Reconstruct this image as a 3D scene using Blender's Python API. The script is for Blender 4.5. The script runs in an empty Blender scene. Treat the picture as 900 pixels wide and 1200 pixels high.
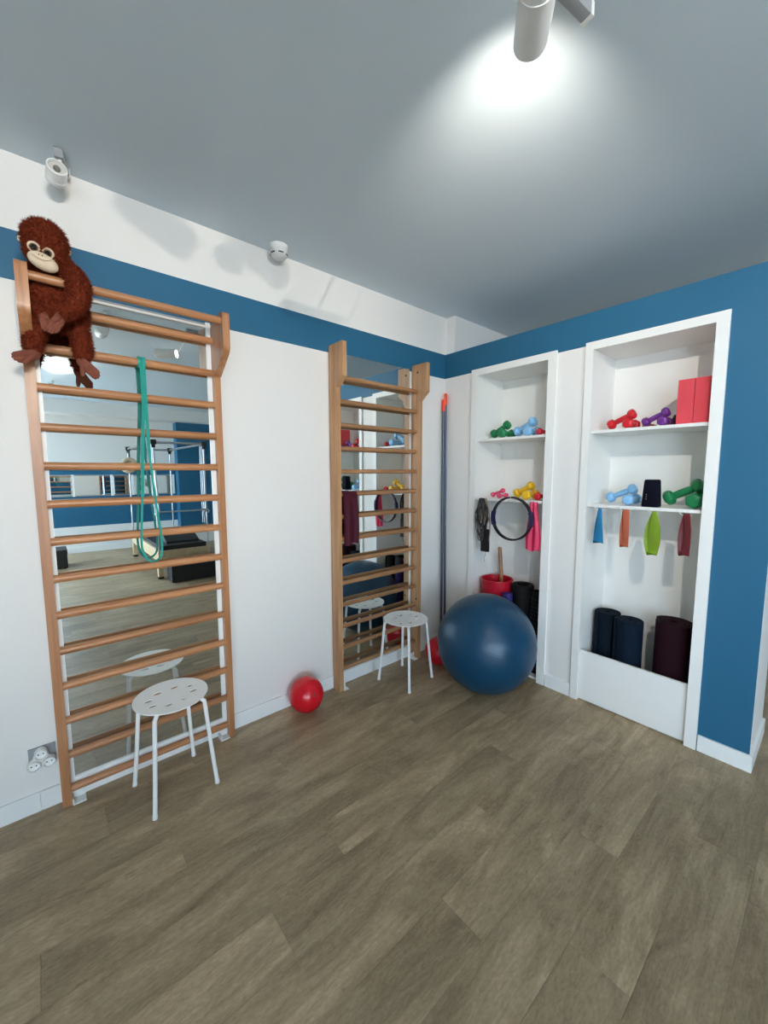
import bpy, bmesh, math, random
from mathutils import Vector, Matrix, noise
random.seed(7)
scene = bpy.context.scene
COL = scene.collection

# ------------------------------------------------------------------ camera
# corner of the room = origin; ladder wall is y=0 (x<0), shelf partition is x=0 (y<0)
F_PX = 464.783
YAW, PITCH, ROLL = math.radians(40.689), math.radians(-5.737), math.radians(-0.079)
CAM = Vector((-2.638, -2.277, 1.522))
FW = Vector((math.sin(YAW)*math.cos(PITCH), math.cos(YAW)*math.cos(PITCH), math.sin(PITCH)))
_r = Vector((math.cos(YAW), -math.sin(YAW), 0)); _u = _r.cross(FW)
RT = _r*math.cos(ROLL) + _u*math.sin(ROLL); UP = -_r*math.sin(ROLL) + _u*math.cos(ROLL)
cd = bpy.data.cameras.new('camera'); co = bpy.data.objects.new('camera', cd); COL.objects.link(co)
cd.sensor_fit = 'VERTICAL'; cd.sensor_height = 36; cd.lens = F_PX/1200*36; cd.clip_start = 0.02
co.matrix_world = Matrix(((RT.x, UP.x, -FW.x, CAM.x), (RT.y, UP.y, -FW.y, CAM.y), (RT.z, UP.z, -FW.z, CAM.z), (0, 0, 0, 1)))
scene.camera = co
def at(px, py, ax, v):
    """photo pixel -> point on the plane coordinate[ax] = v"""
    d = FW*F_PX + RT*(px-450) - UP*(py-600)
    return CAM + d*((v-CAM[ax])/d[ax])

# ------------------------------------------------------------------ world, light, exposure
H = 2.795
w = bpy.data.worlds.new('sky'); scene.world = w; w.use_nodes = True
bg = w.node_tree.nodes['Background']
bg.inputs['Color'].default_value = (0.62, 0.81, 1.0, 1); bg.inputs['Strength'].default_value = 12.0
scene.view_settings.view_transform = 'Standard'
scene.view_settings.look = 'None'
scene.view_settings.gamma = 1.0
scene.view_settings.use_curve_mapping = False
scene.view_settings.exposure = 0.52
scene.cycles.use_denoising = True
scene.cycles.max_bounces = 14; scene.cycles.diffuse_bounces = 8; scene.cycles.glossy_bounces = 8
scene.cycles.transparent_max_bounces = 12
scene.cycles.caustics_reflective = True; scene.cycles.caustics_refractive = False
scene.cycles.sample_clamp_indirect = 4.0; scene.cycles.blur_glossy = 0.6
sd = bpy.data.lights.new('sun', 'SUN'); sd.energy = 31.0; sd.angle = math.radians(2); sd.color = (1, 1, 1)
so = bpy.data.objects.new('sun', sd); COL.objects.link(so); so.rotation_euler = Vector((-.5, -.15, -.86)).to_track_quat('-Z', 'Y').to_euler()   # high sun behind the building, it only reaches the street
WINDOWS = [(-7.0, -5.5), (-5.3, -3.8)]       # y ranges, in the street wall x=-4.6
FARWIN = (-4.45, -2.8)                                      # x range, window in the far wall y=-7.2
WZ0, WZ1 = 0.35, 2.5
def portal(loc, rot, w_, h_):
    ld = bpy.data.lights.new('window_portal', 'AREA'); ld.shape = 'RECTANGLE'
    ld.size = w_; ld.size_y = h_; ld.cycles.is_portal = True
    lo = bpy.data.objects.new('window_portal', ld); COL.objects.link(lo); lo.location = loc; lo.rotation_euler = rot
for a, b in WINDOWS: portal((-4.68, (a+b)/2, (WZ0+WZ1)/2), (math.pi/2, 0, -math.pi/2), b-a, WZ1-WZ0)
portal(((FARWIN[0]+FARWIN[1])/2, -7.28, (WZ0+WZ1)/2), (math.pi/2, 0, 0), FARWIN[1]-FARWIN[0], WZ1-WZ0)

# ------------------------------------------------------------------ materials
def lin(c):
    def f(v):
        v /= 255
        return v/12.92 if v <= .04045 else ((v+.055)/1.055)**2.4
    return (f(c[0]), f(c[1]), f(c[2]), 1)
class NT:
    def __init__(s, name):
        s.m = bpy.data.materials.new(name); s.m.use_nodes = True
        s.t = s.m.node_tree; s.b = s.t.nodes['Principled BSDF']
    def n(s, ty, **kw):
        o = s.t.nodes.new(ty)
        for k, v in kw.items():
            if k in o.inputs.keys(): o.inputs[k].default_value = v
            else: setattr(o, k, v)
        return o
    def l(s, a, b): s.t.links.new(a, b)
    def math(s, op, a, b=None):
        o = s.t.nodes.new('ShaderNodeMath'); o.operation = op
        for i, v in enumerate((a, b)):
            if v is None: continue
            if isinstance(v, (int, float)): o.inputs[i].default_value = v
            else: s.l(v, o.inputs[i])
        return o.outputs[0]
    def mix(s, f, a, b, blend='MIX'):
        o = s.t.nodes.new('ShaderNodeMix'); o.data_type = 'RGBA'; o.blend_type = blend
        for i, v in ((0, f), (6, a), (7, b)):
            if isinstance(v, (int, float, tuple)): o.inputs[i].default_value = v
            else: s.l(v, o.inputs[i])
        return o.outputs[2]
    def bump(s, h, st, dist=.01):
        o = s.n('ShaderNodeBump'); o.inputs['Strength'].default_value = st; o.inputs['Distance'].default_value = dist
        s.l(h, o.inputs['Height']); s.l(o.outputs[0], s.b.inputs['Normal'])
def plain(name, rgb, rough=.5, metal=0, vary=.06, scale=30, bump=0, spec=.5, coat=0):
    N = NT(name); c = lin(rgb)
    tc = N.n('ShaderNodeTexCoord')
    nz = N.n('ShaderNodeTexNoise', Scale=scale, Detail=4.0); N.l(tc.outputs['Object'], nz.inputs['Vector'])
    dark = tuple(v*(1-vary) for v in c[:3])+(1,); lite = tuple(min(1, v*(1+vary)) for v in c[:3])+(1,)
    N.l(N.mix(nz.outputs['Fac'], dark, lite), N.b.inputs['Base Color'])
    N.b.inputs['Roughness'].default_value = rough; N.b.inputs['Metallic'].default_value = metal
    N.b.inputs['Specular IOR Level'].default_value = spec; N.b.inputs['Coat Weight'].default_value = coat
    if bump: N.bump(nz.outputs['Fac'], bump)
    return N.m
def paint(name, white, blue, rule):
    """wall paint; rule(N, sepxyz) -> 0..1 factor of blue"""
    N = NT(name); tc = N.n('ShaderNodeTexCoord'); sp = N.n('ShaderNodeSeparateXYZ')
    N.l(tc.outputs['Object'], sp.inputs[0])
    f = rule(N, sp)
    nz = N.n('ShaderNodeTexNoise', Scale=220.0, Detail=2.0); N.l(tc.outputs['Object'], nz.inputs['Vector'])
    big = N.n('ShaderNodeTexNoise', Scale=1.3, Detail=3.0); N.l(tc.outputs['Object'], big.inputs['Vector'])
    c = N.mix(f, lin(white), lin(blue))
    c = N.mix(N.math('MULTIPLY', big.outputs['Fac'], .05), c, (.5, .5, .48, 1))
    N.l(c, N.b.inputs['Base Color']); N.b.inputs['Roughness'].default_value = .55
    N.b.inputs['Specular IOR Level'].default_value = .35
    N.bump(nz.outputs['Fac'], .06, .002)
    return N.m
def band(N, v, lo, hi): return N.math('MULTIPLY', N.math('GREATER_THAN', v, lo), N.math('LESS_THAN', v, hi))
WHITE, BLUE = (233, 230, 226), (13, 91, 125)
BAND0, BAND1 = 2.303, 2.5
M = {}
M['wall_left'] = paint('paint_ladder_wall', WHITE, BLUE, lambda N, s: band(N, s.outputs[2], BAND0, BAND1))
M['wall_part'] = paint('paint_partition', WHITE, BLUE, lambda N, s: N.math('MULTIPLY', N.math('MAXIMUM', N.math('GREATER_THAN', s.outputs[2], BAND0), N.math('LESS_THAN', s.outputs[1], -1.83)), N.math('GREATER_THAN', s.outputs[1], -2.0595)))
M['wall_far'] = paint('paint_far_wall', WHITE, BLUE, lambda N, s: band(N, s.outputs[2], .5, 1.57))
M['wall_white'] = paint('paint_white', WHITE, BLUE, lambda N, s: N.math('MULTIPLY', s.outputs[0], 0.0))
M['wall_blue'] = paint('paint_blue', BLUE, BLUE, lambda N, s: N.math('MULTIPLY', s.outputs[0], 0.0))
M['ceiling'] = paint('paint_ceiling', (212, 225, 234), BLUE, lambda N, s: N.math('MULTIPLY', s.outputs[0], 0.0))
M['trim'] = plain('white_trim', (238, 238, 236), .35, vary=.02)
M['melamine'] = plain('white_melamine', (236, 235, 231), .4, vary=.02, scale=8)
M['white_metal'] = plain('white_powder_coat', (242, 242, 240), .35, vary=.02)
M['white_plastic'] = plain('white_plastic', (235, 235, 232), .4, vary=.03)
M['grey_plastic'] = plain('grey_plastic', (150, 152, 155), .45)
M['dark'] = plain('dark_hole', (35, 35, 36), .6)
M['black_vinyl'] = plain('black_vinyl', (22, 22, 24), .45, bump=.1, scale=120)
M['steel'] = plain('brushed_steel', (190, 192, 195), .28, metal=1)
M['black_joint'] = plain('black_joint', (24, 24, 26), .4)
M['concrete'] = plain('pavement', (190, 189, 185), .9, scale=6)

def wood(name, c0, c1, axis, scale=1.0, rough=.35, coat=.2):
    N = NT(name); tc = N.n('ShaderNodeTexCoord'); mp = N.n('ShaderNodeMapping'); oi = N.n('ShaderNodeObjectInfo')
    s = [38*scale]*3; s[axis] = 2.2*scale; mp.inputs['Scale'].default_value = s
    off = N.n('ShaderNodeCombineXYZ')
    r = N.math('MULTIPLY', oi.outputs['Random'], 37.0)
    for i in range(3): N.l(r, off.inputs[i])
    ad = N.n('ShaderNodeVectorMath'); ad.operation = 'ADD'
    N.l(tc.outputs['Object'], ad.inputs[0]); N.l(off.outputs[0], ad.inputs[1]); N.l(ad.outputs[0], mp.inputs[0])
    nz = N.n('ShaderNodeTexNoise', Scale=1.0, Detail=5.0, Roughness=.6, Distortion=.4); N.l(mp.outputs[0], nz.inputs['Vector'])
    rp = N.n('ShaderNodeValToRGB'); rp.color_ramp.elements[0].position = .3; rp.color_ramp.elements[1].position = .72
    rp.color_ramp.elements[0].color = lin(c0); rp.color_ramp.elements[1].color = lin(c1); N.l(nz.outputs['Fac'], rp.inputs[0])
    tone = N.math('ADD', N.math('MULTIPLY', oi.outputs['Random'], .22), .89)
    hs = N.n('ShaderNodeHueSaturation'); N.l(tone, hs.inputs['Value']); N.l(rp.outputs[0], hs.inputs['Color'])
    N.l(hs.outputs[0], N.b.inputs['Base Color']); N.b.inputs['Roughness'].default_value = rough; N.b.inputs['Coat Weight'].default_value = coat
    N.bump(nz.outputs['Fac'], .08, .003)
    return N.m
M['beech_v'] = wood('varnished_beech_upright', (158, 103, 66), (198, 142, 98), 2)
M['beech_h'] = wood('varnished_beech_rung', (156, 101, 64), (196, 140, 96), 0)
M['pine_v'] = wood('pine_upright', (160, 114, 76), (206, 160, 116), 2, .8, .45, .05)
M['pine_h'] = wood('pine_rung', (140, 96, 62), (178, 132, 92), 0, 1, .45, .05)
M['pale_wood'] = wood('pale_maple', (206, 178, 136), (226, 202, 164), 1, .6)
M['stick'] = wood('broom_wood', (132, 88, 50), (164, 116, 72), 2)

def plank_mat():
    N = NT('vinyl_plank'); tc = N.n('ShaderNodeTexCoord'); oi = N.n('ShaderNodeObjectInfo')
    off = N.n('ShaderNodeCombineXYZ')
    r = N.math('MULTIPLY', oi.outputs['Random'], 91.0); N.l(r, off.inputs[0]); N.l(N.math('MULTIPLY', oi.outputs['Random'], 53.0), off.inputs[1])
    ad = N.n('ShaderNodeVectorMath'); ad.operation = 'ADD'; N.l(tc.outputs['Object'], ad.inputs[0]); N.l(off.outputs[0], ad.inputs[1])
    def noise_(sc, detail, rough=.55, dist=0):
        mp = N.n('ShaderNodeMapping'); mp.inputs['Scale'].default_value = sc; N.l(ad.outputs[0], mp.inputs[0])
        nz = N.n('ShaderNodeTexNoise', Scale=1.0, Detail=detail, Roughness=rough, Distortion=dist); N.l(mp.outputs[0], nz.inputs['Vector']); return nz.outputs['Fac']
    cloud = noise_((2.2, 7.5, 1), 8.0, .66, .8)
    grain = noise_((5, 75, 1), 5.0, .65, .3)
    fine = noise_((30, 240, 1), 3.0)
    spots = noise_((11, 20, 1), 4.0, .7)
    rp = N.n('ShaderNodeValToRGB'); e = rp.color_ramp.elements
    e[0].position = .30; e[0].color = lin((136, 115, 89)); e[1].position = .72; e[1].color = lin((204, 180, 147))
    x = e.new(.5); x.color = lin((171, 149, 118)); N.l(cloud, rp.inputs[0])
    g = N.n('ShaderNodeValToRGB'); g.color_ramp.elements[0].position = .34; g.color_ramp.elements[1].position = .6
    g.color_ramp.elements[0].color = (.80, .78, .75, 1); g.color_ramp.elements[1].color = (1, 1, 1, 1); N.l(grain, g.inputs[0])
    c = N.mix(.8, rp.outputs[0], g.outputs[0], 'MULTIPLY')
    s = N.n('ShaderNodeValToRGB'); s.color_ramp.elements[0].position = .28; s.color_ramp.elements[1].position = .38
    s.color_ramp.elements[0].color = (.55, .5, .45, 1); s.color_ramp.elements[1].color = (1, 1, 1, 1); N.l(spots, s.inputs[0])
    c = N.mix(.7, c, s.outputs[0], 'MULTIPLY')
    sk = noise_((46, 120, 1), 3.0, .7); fv = N.n('ShaderNodeValToRGB'); fv.color_ramp.elements[0].position = .32; fv.color_ramp.elements[1].position = .66
    fv.color_ramp.elements[0].color = (.66, .64, .61, 1); fv.color_ramp.elements[1].color = (1.0, 1.0, .99, 1); N.l(sk, fv.inputs[0])
    c = N.mix(.75, c, fv.outputs[0], 'MULTIPLY')
    hs = N.n('ShaderNodeHueSaturation'); N.l(c, hs.inputs['Color'])
    N.l(N.math('ADD', N.math('MULTIPLY', oi.outputs['Random'], .16), .92), hs.inputs['Value'])
    N.l(hs.outputs[0], N.b.inputs['Base Color'])
    N.l(N.math('ADD', N.math('MULTIPLY', cloud, .18), .33), N.b.inputs['Roughness'])
    N.b.inputs['Specular IOR Level'].default_value = .42
    N.bump(N.math('ADD', grain, N.math('MULTIPLY', fine, .5)), .12, .002)
    return N.m
M['plank'] = plank_mat()
def mirror_mat():
    N = NT('mirror_silver'); N.b.inputs['Metallic'].default_value = 1; N.b.inputs['Roughness'].default_value = 0.0
    N.b.inputs['Base Color'].default_value = (.80, .84, .83, 1); return N.m
M['mirror'] = mirror_mat()
def glass_mat():
    N = NT('window_glass'); tr = N.n('ShaderNodeBsdfTransparent'); gl = N.n('ShaderNodeBsdfGlossy'); gl.inputs['Roughness'].default_value = .02
    fr = N.n('ShaderNodeFresnel'); mx = N.n('ShaderNodeMixShader')
    N.l(N.math('MULTIPLY', fr.outputs[0], .6), mx.inputs[0]); N.l(tr.outputs[0], mx.inputs[1]); N.l(gl.outputs[0], mx.inputs[2])
    N.l(mx.outputs[0], N.t.nodes['Material Output'].inputs['Surface']); return N.m
M['glass'] = glass_mat()
def emit_mat(name, col, st):
    N = NT(name); N.b.inputs['Emission Color'].default_value = col; N.b.inputs['Emission Strength'].default_value = st
    N.b.inputs['Base Color'].default_value = (1, 1, 1, 1); return N.m
M['lens_on'] = emit_mat('lit_lamp_lens', (1, .93, .82, 1), 9)
def rubber(name, rgb, rough=.35, **k): return plain(name, rgb, rough, **k)

# ------------------------------------------------------------------ geometry helpers
def box(bm, x0, x1, y0, y1, z0, z1):
    v = [bm.verts.new(p) for p in ((x0,y0,z0),(x1,y0,z0),(x1,y1,z0),(x0,y1,z0),(x0,y0,z1),(x1,y0,z1),(x1,y1,z1),(x0,y1,z1))]
    for f in ((3,2,1,0),(4,5,6,7),(0,1,5,4),(1,2,6,5),(2,3,7,6),(3,0,4,7)): bm.faces.new([v[i] for i in f])
def frame_of(d):
    d = d.normalized(); a = Vector((0, 0, 1)) if abs(d.z) < .9 else Vector((1, 0, 0))
    u = d.cross(a).normalized(); return u, d.cross(u).normalized()
def cyl(bm, p0, p1, r0, r1=None, seg=14, sy=1.0):
    p0, p1 = Vector(p0), Vector(p1); r1 = r0 if r1 is None else r1
    u, v = frame_of(p1-p0)
    a = [bm.verts.new(p0+(u*math.cos(t)+v*math.sin(t)*sy)*r0) for t in [2*math.pi*i/seg for i in range(seg)]]
    b = [bm.verts.new(p1+(u*math.cos(t)+v*math.sin(t)*sy)*r1) for t in [2*math.pi*i/seg for i in range(seg)]]
    for i in range(seg): bm.faces.new((a[i], a[(i+1) % seg], b[(i+1) % seg], b[i]))
    bm.faces.new(a[::-1]); bm.faces.new(b)
def spline(pts, n=8, closed=False):
    pts = [Vector(p) for p in pts]; N = len(pts); out = []
    rng = range(N) if closed else range(N-1)
    for i in rng:
        g = (lambda k: pts[k % N]) if closed else (lambda k: pts[max(0, min(N-1, k))])
        p0, p1, p2, p3 = g(i-1), g(i), g(i+1), g(i+2)
        for k in range(n):
            t = k/n
            out.append(.5*((2*p1)+(p2-p0)*t+(2*p0-5*p1+4*p2-p3)*t*t+(3*p1-p0-3*p2+p3)*t**3))
    if not closed: out.append(pts[-1])
    return out
def tube(bm, pts, r, seg=8, closed=False, w=None, wdir=None):
    """swept tube; with w and wdir: flat strap of half-thickness r and half-width w along wdir"""
    pts = [Vector(p) for p in pts]; N = len(pts); rings = []; pu = None
    for i, p in enumerate(pts):
        q0 = pts[(i-1) % N] if closed or i else pts[0]; q1 = pts[(i+1) % N] if closed or i < N-1 else pts[-1]
        d = (q1-q0).normalized() if (q1-q0).length > 1e-9 else Vector((0, 0, 1))
        if wdir is not None:
            v = Vector(wdir[i] if isinstance(wdir, list) else wdir); v = (v-d*v.dot(d)).normalized(); u = d.cross(v).normalized()
        else:
            if pu is None: u, v = frame_of(d)
            else: u = (pu-d*pu.dot(d)).normalized(); v = d.cross(u)
            pu = u
        rr = r[i] if isinstance(r, (list, tuple)) else r
        ww = (w[i] if isinstance(w, (list, tuple)) else w) if w is not None else rr
        if w is not None:
            rings.append([bm.verts.new(p+u*a*rr+v*b*ww) for a, b in ((-1,-.94),(-.5,-1),(.5,-1),(1,-.94),(1,.94),(.5,1),(-.5,1),(-1,.94))])
        else:
            rings.append([bm.verts.new(p+(u*math.cos(t)+v*math.sin(t))*rr) for t in [2*math.pi*k/seg for k in range(seg)]])
    s = len(rings[0])
    for i in range(N if closed else N-1):
        a, b = rings[i], rings[(i+1) % N]
        for k in range(s): bm.faces.new((a[k], a[(k+1) % s], b[(k+1) % s], b[k]))
    if not closed: bm.faces.new(rings[0][::-1]); bm.faces.new(rings[-1])
def lathe(bm, prof, c=(0,0,0), axis=(0,0,1), seg=32, close=True):
    """prof: list of (radius, height along axis)"""
    c = Vector(c); ax = Vector(axis).normalized(); u, v = frame_of(ax); rings = []
    for r, h in prof:
        if r < 1e-6: rings.append([bm.verts.new(c+ax*h)])
        else: rings.append([bm.verts.new(c+ax*h+(u*math.cos(t)+v*math.sin(t))*r) for t in [2*math.pi*k/seg for k in range(seg)]])
    for a, b in zip(rings, rings[1:]):
        for k in range(seg):
            k2 = (k+1) % seg
            if len(a) == 1 and len(b) == 1: continue
            if len(a) == 1: bm.faces.new((a[0], b[k2], b[k]))
            elif len(b) == 1: bm.faces.new((a[k], a[k2], b[0]))
            else: bm.faces.new((a[k], a[k2], b[k2], b[k]))
    if close:
        if len(rings[0]) > 1: bm.faces.new(rings[0][::-1])
        if len(rings[-1]) > 1: bm.faces.new(rings[-1])
def ellipsoid(bm, c, r, rot=None, seg=24, rings=14):
    m = Matrix.Translation(Vector(c)) @ (rot.to_4x4() if rot is not None else Matrix()) @ Matrix.Diagonal((r[0], r[1], r[2], 1))
    bmesh.ops.create_uvsphere(bm, u_segments=seg, v_segments=rings, radius=1, matrix=m)
def prism(bm, poly, axis, a, b):
    """extrude a 2D polygon along axis from a to b (poly in the two other axes, in order)"""
    def pt(p, h):
        q = list(p); q.insert(axis, h); return q
    A = [bm.verts.new(pt(p, a)) for p in poly]; B = [bm.verts.new(pt(p, b)) for p in poly]; n = len(poly)
    for i in range(n): bm.faces.new((A[i], A[(i+1) % n], B[(i+1) % n], B[i]))
    bm.faces.new(A[::-1]); bm.faces.new(B)
def new_mesh(name, fn, mat, smooth=False, bevel=0, bseg=2):
    bm = bmesh.new(); fn(bm)
    if bevel:
        es = [e for e in bm.edges if len(e.link_faces) == 2 and e.calc_face_angle(0) > .6]
        bmesh.ops.bevel(bm, geom=es, offset=bevel, segments=bseg, profile=.6, affect='EDGES', clamp_overlap=True)
    bmesh.ops.recalc_face_normals(bm, faces=bm.faces)
    me = bpy.data.meshes.new(name); bm.to_mesh(me); bm.free()
    if smooth:
        for p in me.polygons: p.use_smooth = True
        me.set_sharp_from_angle(angle=math.radians(38))
    if mat is not None: me.materials.append(mat)
    return me
def link(name, me, parent=None, world=True):
    o = bpy.data.objects.new(name, me); COL.objects.link(o)
    if parent is not None:
        o.parent = parent
        if world:
            q = parent; acc = Vector((0, 0, 0))
            while q is not None: acc += q.location; q = q.parent
            o.location = -acc
    return o
def part(name, fn, mat, parent, smooth=False, bevel=0, world=True, bseg=2, label=None):
    o = link(name, new_mesh(name, fn, mat, smooth, bevel, bseg), parent, world)
    if label: o['label'] = label
    return o
def tag(o, label, cat, group=None):
    o['label'] = label; o['category'] = cat
    if group: o['group'] = group
    return o
def thing(name, label, cat, loc=(0,0,0), rotz=0, group=None):
    o = bpy.data.objects.new(name, None); COL.objects.link(o); o.location = loc; o.rotation_euler = (0, 0, rotz); o.empty_display_size = .05
    return tag(o, label, cat, group)
def struct(name, fn, mat, bevel=0):
    o = link(name, new_mesh(name, fn, mat, False, bevel)); o['kind'] = 'structure'; return o
def many(boxes):
    def f(bm):
        for b in boxes: box(bm, *b)
    return f
def one(*b): return many([b])

# ------------------------------------------------------------------ room shell
X0, X1, Y0 = -4.6, 3.2, -7.2
floor = struct('floor', one(X0, X1, Y0, 0, -.10, -.012), M['concrete'])
PW, PL = .18, 1.3
cache = {}
def plank(x0, x1, y0):
    L = round(x1-x0, 3)
    if L not in cache:
        def f(bm):
            g, c = .0003, .0008
            a = [(g,g),(L-g,g),(L-g,PW-g),(g,PW-g)]; b = [(g+c,g+c),(L-g-c,g+c),(L-g-c,PW-g-c),(g+c,PW-g-c)]
            A = [bm.verts.new((p[0]-L/2, p[1]-PW/2, -.011)) for p in a]; B = [bm.verts.new((p[0]-L/2, p[1]-PW/2, -c*.6)) for p in a]; C = [bm.verts.new((p[0]-L/2, p[1]-PW/2, 0)) for p in b]
            for i in range(4):
                j = (i+1) % 4; bm.faces.new((A[i],A[j],B[j],B[i])); bm.faces.new((B[i],B[j],C[j],C[i]))
            bm.faces.new(C); bm.faces.new(A[::-1])
        cache[L] = new_mesh('plank', f, M['plank'])
    o = link('plank', cache[L], floor); o.location = ((x0+x1)/2, y0+PW/2, 0)
row = 0; y = -PW
while y > Y0-.001:
    x = X0 - [.0, .52, .95, .31, .74, 1.12][row % 6] - random.choice((0, .13))
    while x < X1-.02:
        a, b = max(x, X0), min(x+PL, X1)
        if b-a > .03: plank(a, b, y)
        x += PL
    y -= PW; row += 1
struct('ceiling', one(X0, X1, Y0, 0, H, H+.08), M['ceiling'])
struct('wall_left', one(X0, .015, 0, .12, 0, H), M['wall_left'])
struct('wall_back', many([(.015, .47, -.09, .12, 2.5, H), (.47, X1, -.09, .12, 0, H)]), M['wall_white'])
struct('wall_far', many([(X0, FARWIN[0], Y0-.16, Y0, 0, H), (FARWIN[1], X1, Y0-.16, Y0, 0, H), (FARWIN[0], FARWIN[1], Y0-.16, Y0, 0, WZ0), (FARWIN[0], FARWIN[1], Y0-.16, Y0, WZ1, H)]), M['wall_far'])
struct('wall_end', one(X1, X1+.12, Y0, 0, 0, H), M['wall_white'])
PT = .47; PE = -2.06; BK = .365
N1 = (-.928, -.326); N2 = (-1.805, -1.191); NZ = 2.285
struct('wall_right', many([(0, PT, N1[1], 0, 0, BAND1), (0, PT, N2[1], N1[0], 0, BAND1), (0, PT, PE, N2[0], 0, BAND1),
    (0, PT, N1[0], N1[1], NZ, BAND1), (0, PT, N2[0], N2[1], NZ, BAND1), (BK, PT, N1[0], N1[1], 0, NZ), (BK, PT, N2[0], N2[1], 0, NZ)]), M['wall_part'])
# street wall with three windows
wb = [(X0-.16, X0, Y0, 0, 0, WZ0), (X0-.16, X0, Y0, 0, WZ1, H)]
ys = [Y0]+[v for p in WINDOWS for v in p]+[0]
for i in range(0, len(ys), 2): wb.append((X0-.16, X0, ys[i], ys[i+1], WZ0, WZ1))
struct('wall_street', many(wb), M['wall_white'])
for i, (a, b) in enumerate(WINDOWS):
    def fr(bm, a=a, b=b):
        t = .05; m = (a+b)/2
        for q in ((a, b, WZ0, WZ0+t), (a, b, WZ1-t, WZ1), (a, a+t, WZ0+t, WZ1-t), (b-t, b, WZ0+t, WZ1-t), (m-t/2, m+t/2, WZ0+t, WZ1-t)):
            box(bm, X0-.11, X0-.05, q[0], q[1], q[2], q[3])
    wo = struct('window_%d' % (i+1), fr, M['trim'])
    for k in (0, 1):
        ya, yb = (a+.05, (a+b)/2-.025) if k == 0 else ((a+b)/2+.025, b-.05)
        part('pane', one(X0-.083, X0-.077, ya, yb, WZ0+.05, WZ1-.05), M['glass'], wo)
def fr3(bm):
    t = .05; a, b = FARWIN; m = (a+b)/2
    for q in ((a, b, WZ0, WZ0+t), (a, b, WZ1-t, WZ1), (a, a+t, WZ0+t, WZ1-t), (b-t, b, WZ0+t, WZ1-t), (m-t/2, m+t/2, WZ0+t, WZ1-t)):
        box(bm, q[0], q[1], Y0-.11, Y0-.05, q[2], q[3])
wo = struct('window_3', fr3, M['trim'])
part('pane', one(FARWIN[0]+.05, sum(FARWIN)/2-.025, Y0-.083, Y0-.077, WZ0+.05, WZ1-.05), M['glass'], wo)
part('pane', one(sum(FARWIN)/2+.025, FARWIN[1]-.05, Y0-.083, Y0-.077, WZ0+.05, WZ1-.05), M['glass'], wo)
struct('pavement', many([(X0-14, X0-.16, Y0-14, 6, -.2, -.1), (X0-.16, X1+6, Y0-14, Y0-.16, -.2, -.1)]), M['concrete'])
# far end: beam, blue pier
struct('trim_1', one(X0, X1, -7.2, -6.75, 2.56, H), M['wall_white'])
struct('trim_2', one(-.45, .35, -7.2, -6.95, .3, 2.56), M['wall_blue'])
struct('trim_3', one(-.45, .35, -7.2, -6.95, 0, .3), M['wall_white'])
# baseboards
BH, BT = .088, .013
def skirt(bm, x0, x1, y0, y1, axis):
    box(bm, x0, x1, y0, y1, 0, BH)
struct('baseboard_left', many([(X0, -2.738, -BT, 0, 0, BH), (-2.7365, 0, -BT, 0, 0, BH)]), M['trim'], .004)
struct('baseboard_right', many([(-BT, 0, -.285, -BT, 0, BH), (-BT, 0, -1.152, -.978, 0, BH), (-BT, 0, PE-BT, -1.851, 0, BH), (0.0, PT, PE-BT, PE, 0, BH)]), M['trim'], .004)
struct('baseboard_far', one(X0, -.45, Y0, Y0+BT, 0, .12), M['trim'])

# ------------------------------------------------------------------ wall mirrors
t = thing('wall_mirror', 'tall mirror in a thin white frame behind the reddish wall bars', 'mirror', (-2.275, 0, .05))
mx0, mx1, mz0, mz1 = -2.612, -1.935, .105, 2.275; fw = .028
part('pane', one(mx0, mx1, -.022, -.016, mz0, mz1), M['mirror'], t)
part('backing', one(mx0-fw+.002, mx1+fw-.002, -.0155, -.0135, mz0-fw+.002, mz1+fw-.002), M['grey_plastic'], t)
for q in ((mx0-fw, mx0, mz0-fw, mz1+fw), (mx1, mx1+fw*.8, mz0-fw, mz1+fw)): part('frame_side', one(q[0], q[1], -.030, -.016, q[2], q[3]), M['trim'], t, bevel=.002)
part('frame_rail', one(mx0, mx1, -.030, -.016, mz0-fw*1.3, mz0), M['trim'], t, bevel=.002)
part('frame_rail', one(mx0, mx1, -.030, -.016, mz1, mz1+.012), M['trim'], t, bevel=.002)
t = thing('wall_mirror', 'frameless tall mirror behind the pale pine wall bars near the corner', 'mirror', (-.77, 0, .1))
part('pane', one(-1.125, -.425, -.010, -.005, .1, 2.312), M['mirror'], t)
part('backing', one(-1.122, -.428, -.0049, -.001, .103, 2.309), M['grey_plastic'], t)

# ------------------------------------------------------------------ wall bars
def rounded(poly, r, n=5):
    out = []; N = len(poly)
    for i, p in enumerate(poly):
        p = Vector(p); a = (Vector(poly[i-1])-p); b = (Vector(poly[(i+1) % N])-p)
        k = min(r, a.length*.45, b.length*.45); s, e = p+a.normalized()*k, p+b.normalized()*k
        for j in range(n+1):
            u = j/n; out.append(tuple(s*(1-u)**2+p*2*u*(1-u)+e*u*u))
    return out
L1 = thing('stall_bars', 'reddish-brown varnished wall bars with rounded uprights, the plush ape sitting on top', 'wall bars', (-2.275, -.04, 0))
sx = ((-2.664, -2.628), (-1.914, -1.882))
for a, b in sx:
    part('upright', one(a, b, -.066, -.031, 0, 2.14), M['beech_v'], L1, True, .010, bseg=4)
    poly = rounded([(-.031, 2.045), (-.066, 2.02), (-.222, 2.125), (-.222, 2.312), (-.165, 2.312), (-.031, 2.285)], .03)
    part('head_board', lambda bm: prism(bm, poly, 0, a-.001, b+.001), M['beech_v'], L1, True, .006, bseg=3)
RZ1 = [.072+.1642*i for i in range(14)]
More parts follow.
